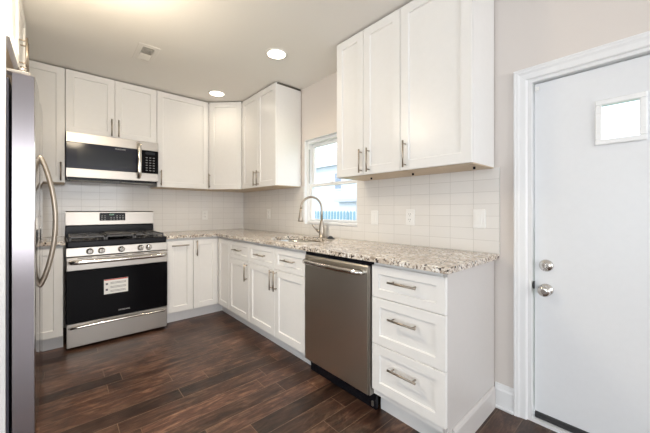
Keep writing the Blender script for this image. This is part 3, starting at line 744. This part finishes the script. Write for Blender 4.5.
# ------------------------------------------------------------------ dishwasher  (local x -> world -y)
t = thing('dishwasher', 'dark stainless dishwasher between sink cabinet and drawer cabinet', 'dishwasher', (-0.600, -2.2035, 0), RZ)
W = 0.602
b = nb(); box(b, 0.003, W - 0.003, 0.03, 0.57, 0.10, 0.866); obj('body', b, M['darkgrey'], t)
b = nb()
pr = [(0.028, 0.102), (-0.022, 0.102), (-0.026, 0.108), (-0.028, 0.45), (-0.026, 0.832), (-0.020, 0.840), (0.028, 0.840)]
extrude_profile(b, pr, 0.006, W - 0.020, lambda p, tt: Vector((tt, p[0], p[1]))); dd = obj('door', b, M['dwsteel'], t)
b = nb(); box(b, 0.003, W - 0.003, -0.016, 0.030, 0.842, 0.866, 0.002); obj('control_strip', b, M['black'], t)
b = nb(); box(b, W - 0.0195, W - 0.008, -0.018, 0.028, 0.102, 0.840, 0.001); obj('side_trim', b, M['steel'], t)
b = nb()
pts = [(0.028, -0.022, 0.800), (0.034, -0.052, 0.800)] + [(0.046 + (W - 0.112) * k / 14, -0.062 - 0.014 * math.sin(math.pi * k / 14), 0.800) for k in range(15)] + [(W - 0.054, -0.052, 0.800), (W - 0.048, -0.022, 0.800)]
tube(b, pts, 0.0165, 14); obj('handle', b, M['chrome'], dd)
b = nb(); box(b, 0.003, W - 0.003, 0.030, 0.05, 0.003, 0.099); obj('kick_plate', b, M['black'], t)
b = nb(); box(b, W - 0.03, W - 0.015, 0.018, 0.030, 0.02, 0.05, 0.003); obj('leveling_foot', b, M['steel'], t)

# ------------------------------------------------------------------ refrigerator (front faces +x; local x -> world +y)
t = thing('refrigerator', 'stainless refrigerator with bowed handles at the left edge of the kitchen', 'refrigerator', (-2.099, -1.885, 0), R(90))
W = 0.860
b = nb(); box(b, 0.012, W - 0.004, 0.012, 0.640, 0.03, 1.775); obj('body', b, M['darkgrey'], t)
for x in (0.05, W - 0.05):
    b = nb(); tube(b, [(x, 0.06, 0), (x, 0.06, 0.03)], 0.02, 12); obj('foot', b, M['black'], t)
def fdoor(x0, x1, z0, z1, name='door'):
    b = nb(); n = 12; pr = [(x0, 0.0)]
    pr += [(x0, -0.074), (x0 + 0.003, -0.077)]
    for k in range(1, n): pr.append((x0 + 0.004 + (x1 - x0 - 0.008) * k / n, -0.0775 - 0.004 * math.sin(math.pi * k / n)))
    pr += [(x1 - 0.003, -0.077), (x1, -0.074), (x1, 0.0)]
    a = [b.verts.new((x, y, z0)) for x, y in pr]; c = [b.verts.new((x, y, z1)) for x, y in pr]
    b.faces.new(a[::-1]).material_index = 1; b.faces.new(c).material_index = 1
    m_ = len(pr)
    for i in range(m_):
        f = b.faces.new((a[i], a[(i + 1) % m_], c[(i + 1) % m_], c[i]))
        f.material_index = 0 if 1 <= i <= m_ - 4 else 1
        f.smooth = 2 <= i <= m_ - 5
    return obj(name, b, [M['fridge'], M['fridgeside']], t)
d1 = fdoor(0.002, 0.4285, 0.075, 1.800); d2 = fdoor(0.4315, W, 0.075, 1.800)
for d_, x in ((d1, 0.398), (d2, 0.462)):
    b = nb(); pts = [(x, -0.070, 0.715), (x, -0.080, 0.718)] + [(x, -0.085 - 0.062 * math.sin(math.pi * k / 18) ** 0.8, 0.725 + 0.735 * k / 18) for k in range(19)] + [(x, -0.080, 1.467), (x, -0.070, 1.470)]
    tube(b, pts, 0.0125, 12); obj('handle', b, M['nickel'], d_)
b = nb(); box(b, 0.01, W - 0.01, -0.03, 0.010, 0.03, 0.070); obj('kick_grille', b, M['darkgrey'], t)
b = nb(); box(b, 0.004, 0.058, -0.062, 0.10, 1.801, 1.818, 0.004); lathe(b, [(0.014, 1.818), (0.014, 1.834), (0.010, 1.838)], 16, Matrix.Translation((0.03, -0.03, 0))); obj('hinge_cover', b, M['steel'], t)

# ------------------------------------------------------------------ outlets and switches
def outlet(kind, label, loc, rz, group=None):
    t = thing(kind, label, 'switch' if kind == 'light_switch' else 'outlet', loc, rz, group)
    b = nb(); box(b, -0.036, 0.036, -0.006, 0.0, -0.058, 0.058, 0.003, 2); obj('cover_plate', b, M['plastic'], t)
    if kind == 'light_switch':
        b = nb(); box(b, -0.017, 0.017, -0.009, -0.006, -0.033, 0.033, 0.002); obj('rocker', b, M['plastic'], t)
    else:
        for s in (-1, 1):
            b = nb(); lathe(b, [(0.017, 0), (0.016, 0.0025)], 20, Matrix.Translation((0, -0.006, s * 0.020)) @ Matrix.Rotation(R(90), 4, 'X')); rc = obj('receptacle', b, M['plastic'], t)
            b = nb(); box(b, -0.008, -0.0055, -0.0092, -0.0084, s * 0.020, s * 0.020 + 0.009); box(b, 0.0055, 0.008, -0.0092, -0.0084, s * 0.020, s * 0.020 + 0.009); box(b, -0.002, 0.002, -0.0092, -0.0084, s * 0.020 - 0.011, s * 0.020 - 0.007)
            obj('slots', b, M['darkgrey'], rc)
outlet('wall_outlet', 'white outlet on the back wall tiles right of the range', (-0.544, -0.0095, 1.096), 0)
outlet('wall_outlet', 'white outlet on the side wall tiles left of the sink', (-0.0095, -0.692, 1.111), RZ)
outlet('light_switch', 'white rocker switch on tiles nearest the window', (-0.0095, -2.342, 1.095), RZ)
outlet('wall_outlet', 'white outlet on tiles under the two-door cabinet right of the window', (-0.0095, -2.674, 1.105), RZ)
outlet('light_switch', 'white rocker switch on tiles at the counter end near the entry door', (-0.0095, -3.156, 1.105), RZ)

# ------------------------------------------------------------------ ceiling fixtures
def can_light(label, x, y, power):
    t = thing('recessed_light', label, 'ceiling light', (x, y, H), 0, None)
    b = nb(); lathe(b, [(0.092, 0.0), (0.090, -0.005), (0.074, -0.006), (0.072, -0.003)], 32, None, False, False); obj('trim_ring', b, M['can_trim'], t)
    b = nb(); lathe(b, [(0.073, -0.001), (0.073, -0.004)], 32); obj('lens', b, M['can'], t)
    l = bpy.data.lights.new('lamp', 'AREA'); l.shape = 'DISK'; l.size = 0.14; l.energy = power; l.color = (1.0, 0.84, 0.62); l.spread = R(130)
    o = bpy.data.objects.new('lamp', l); COL.objects.link(o); o.parent = t; o.location = (0, 0, -0.012)
can_light('lit round recessed ceiling light in front of the window', -0.595, -1.785, 2.8)
can_light('lit round recessed ceiling light tucked in the cabinet corner', -0.635, -0.635, 0.9)
# flush ceiling lamp added out of view above the picture, brightens the kitchen
t = thing('added_ceiling_lamp', 'small round flush ceiling lamp added out of view over the kitchen', 'ceiling light', (-1.80, -2.02, H))
b = nb(); lathe(b, [(0.11, 0.0), (0.11, -0.02), (0.09, -0.03)], 32); obj('base', b, M['can_trim'], t)
b = nb(); lathe(b, [(0.085, -0.0305), (0.085, -0.045), (0.06, -0.065), (0.02, -0.075)], 32); obj('lens', b, M['can'], t)
l = bpy.data.lights.new('lamp', 'POINT'); l.energy = 18; l.color = (1.0, 0.84, 0.62); l.shadow_soft_size = 0.12
o = bpy.data.objects.new('lamp', l); COL.objects.link(o); o.parent = t; o.location = (0, 0, -0.34)
l = bpy.data.lights.new('lamp_down_fill', 'AREA'); l.shape = 'DISK'; l.size = 0.2; l.energy = 13; l.color = (1.0, 0.90, 0.76); l.spread = R(125)  # added downward fill to brighten the base cabinets
o = bpy.data.objects.new('lamp_down_fill', l); COL.objects.link(o); o.parent = t; o.location = (0, 0, -0.085)
t = thing('ceiling_vent', 'small white rectangular ceiling register left of the recessed lights', 'vent', (-1.402, -1.075, H))
b = nb(); fr = [(-0.075, -0.155), (0.075, -0.155), (0.075, 0.155), (-0.075, 0.155)]
for (x0, x1, y0, y1) in ((-0.075, 0.075, -0.155, -0.108), (-0.075, 0.075, 0.108, 0.155), (-0.075, -0.040, -0.108, 0.108), (0.040, 0.075, -0.108, 0.108)): box(b, x0, x1, y0, y1, -0.003, -0.0005, 0.001)
obj('frame', b, M['ceil'], t)
b = nb(); box(b, -0.040, 0.040, -0.108, 0.108, -0.001, -0.0004); obj('duct', b, M['ventdark'], t)
for k in range(16):
    y = -0.102 + k * 0.0136; s = -1 if k < 8 else 1
    b = nb(); extrude_profile(b, [(y - 0.0045, -0.002 if s > 0 else -0.009), (y - 0.0035, -0.0012 if s > 0 else -0.010), (y + 0.0055, -0.010 if s > 0 else -0.0012), (y + 0.0045, -0.011 if s > 0 else -0.002)], -0.040, 0.040, lambda p, tt: Vector((tt, p[0], p[1])))
    obj('louver', b, M['vent'], t)
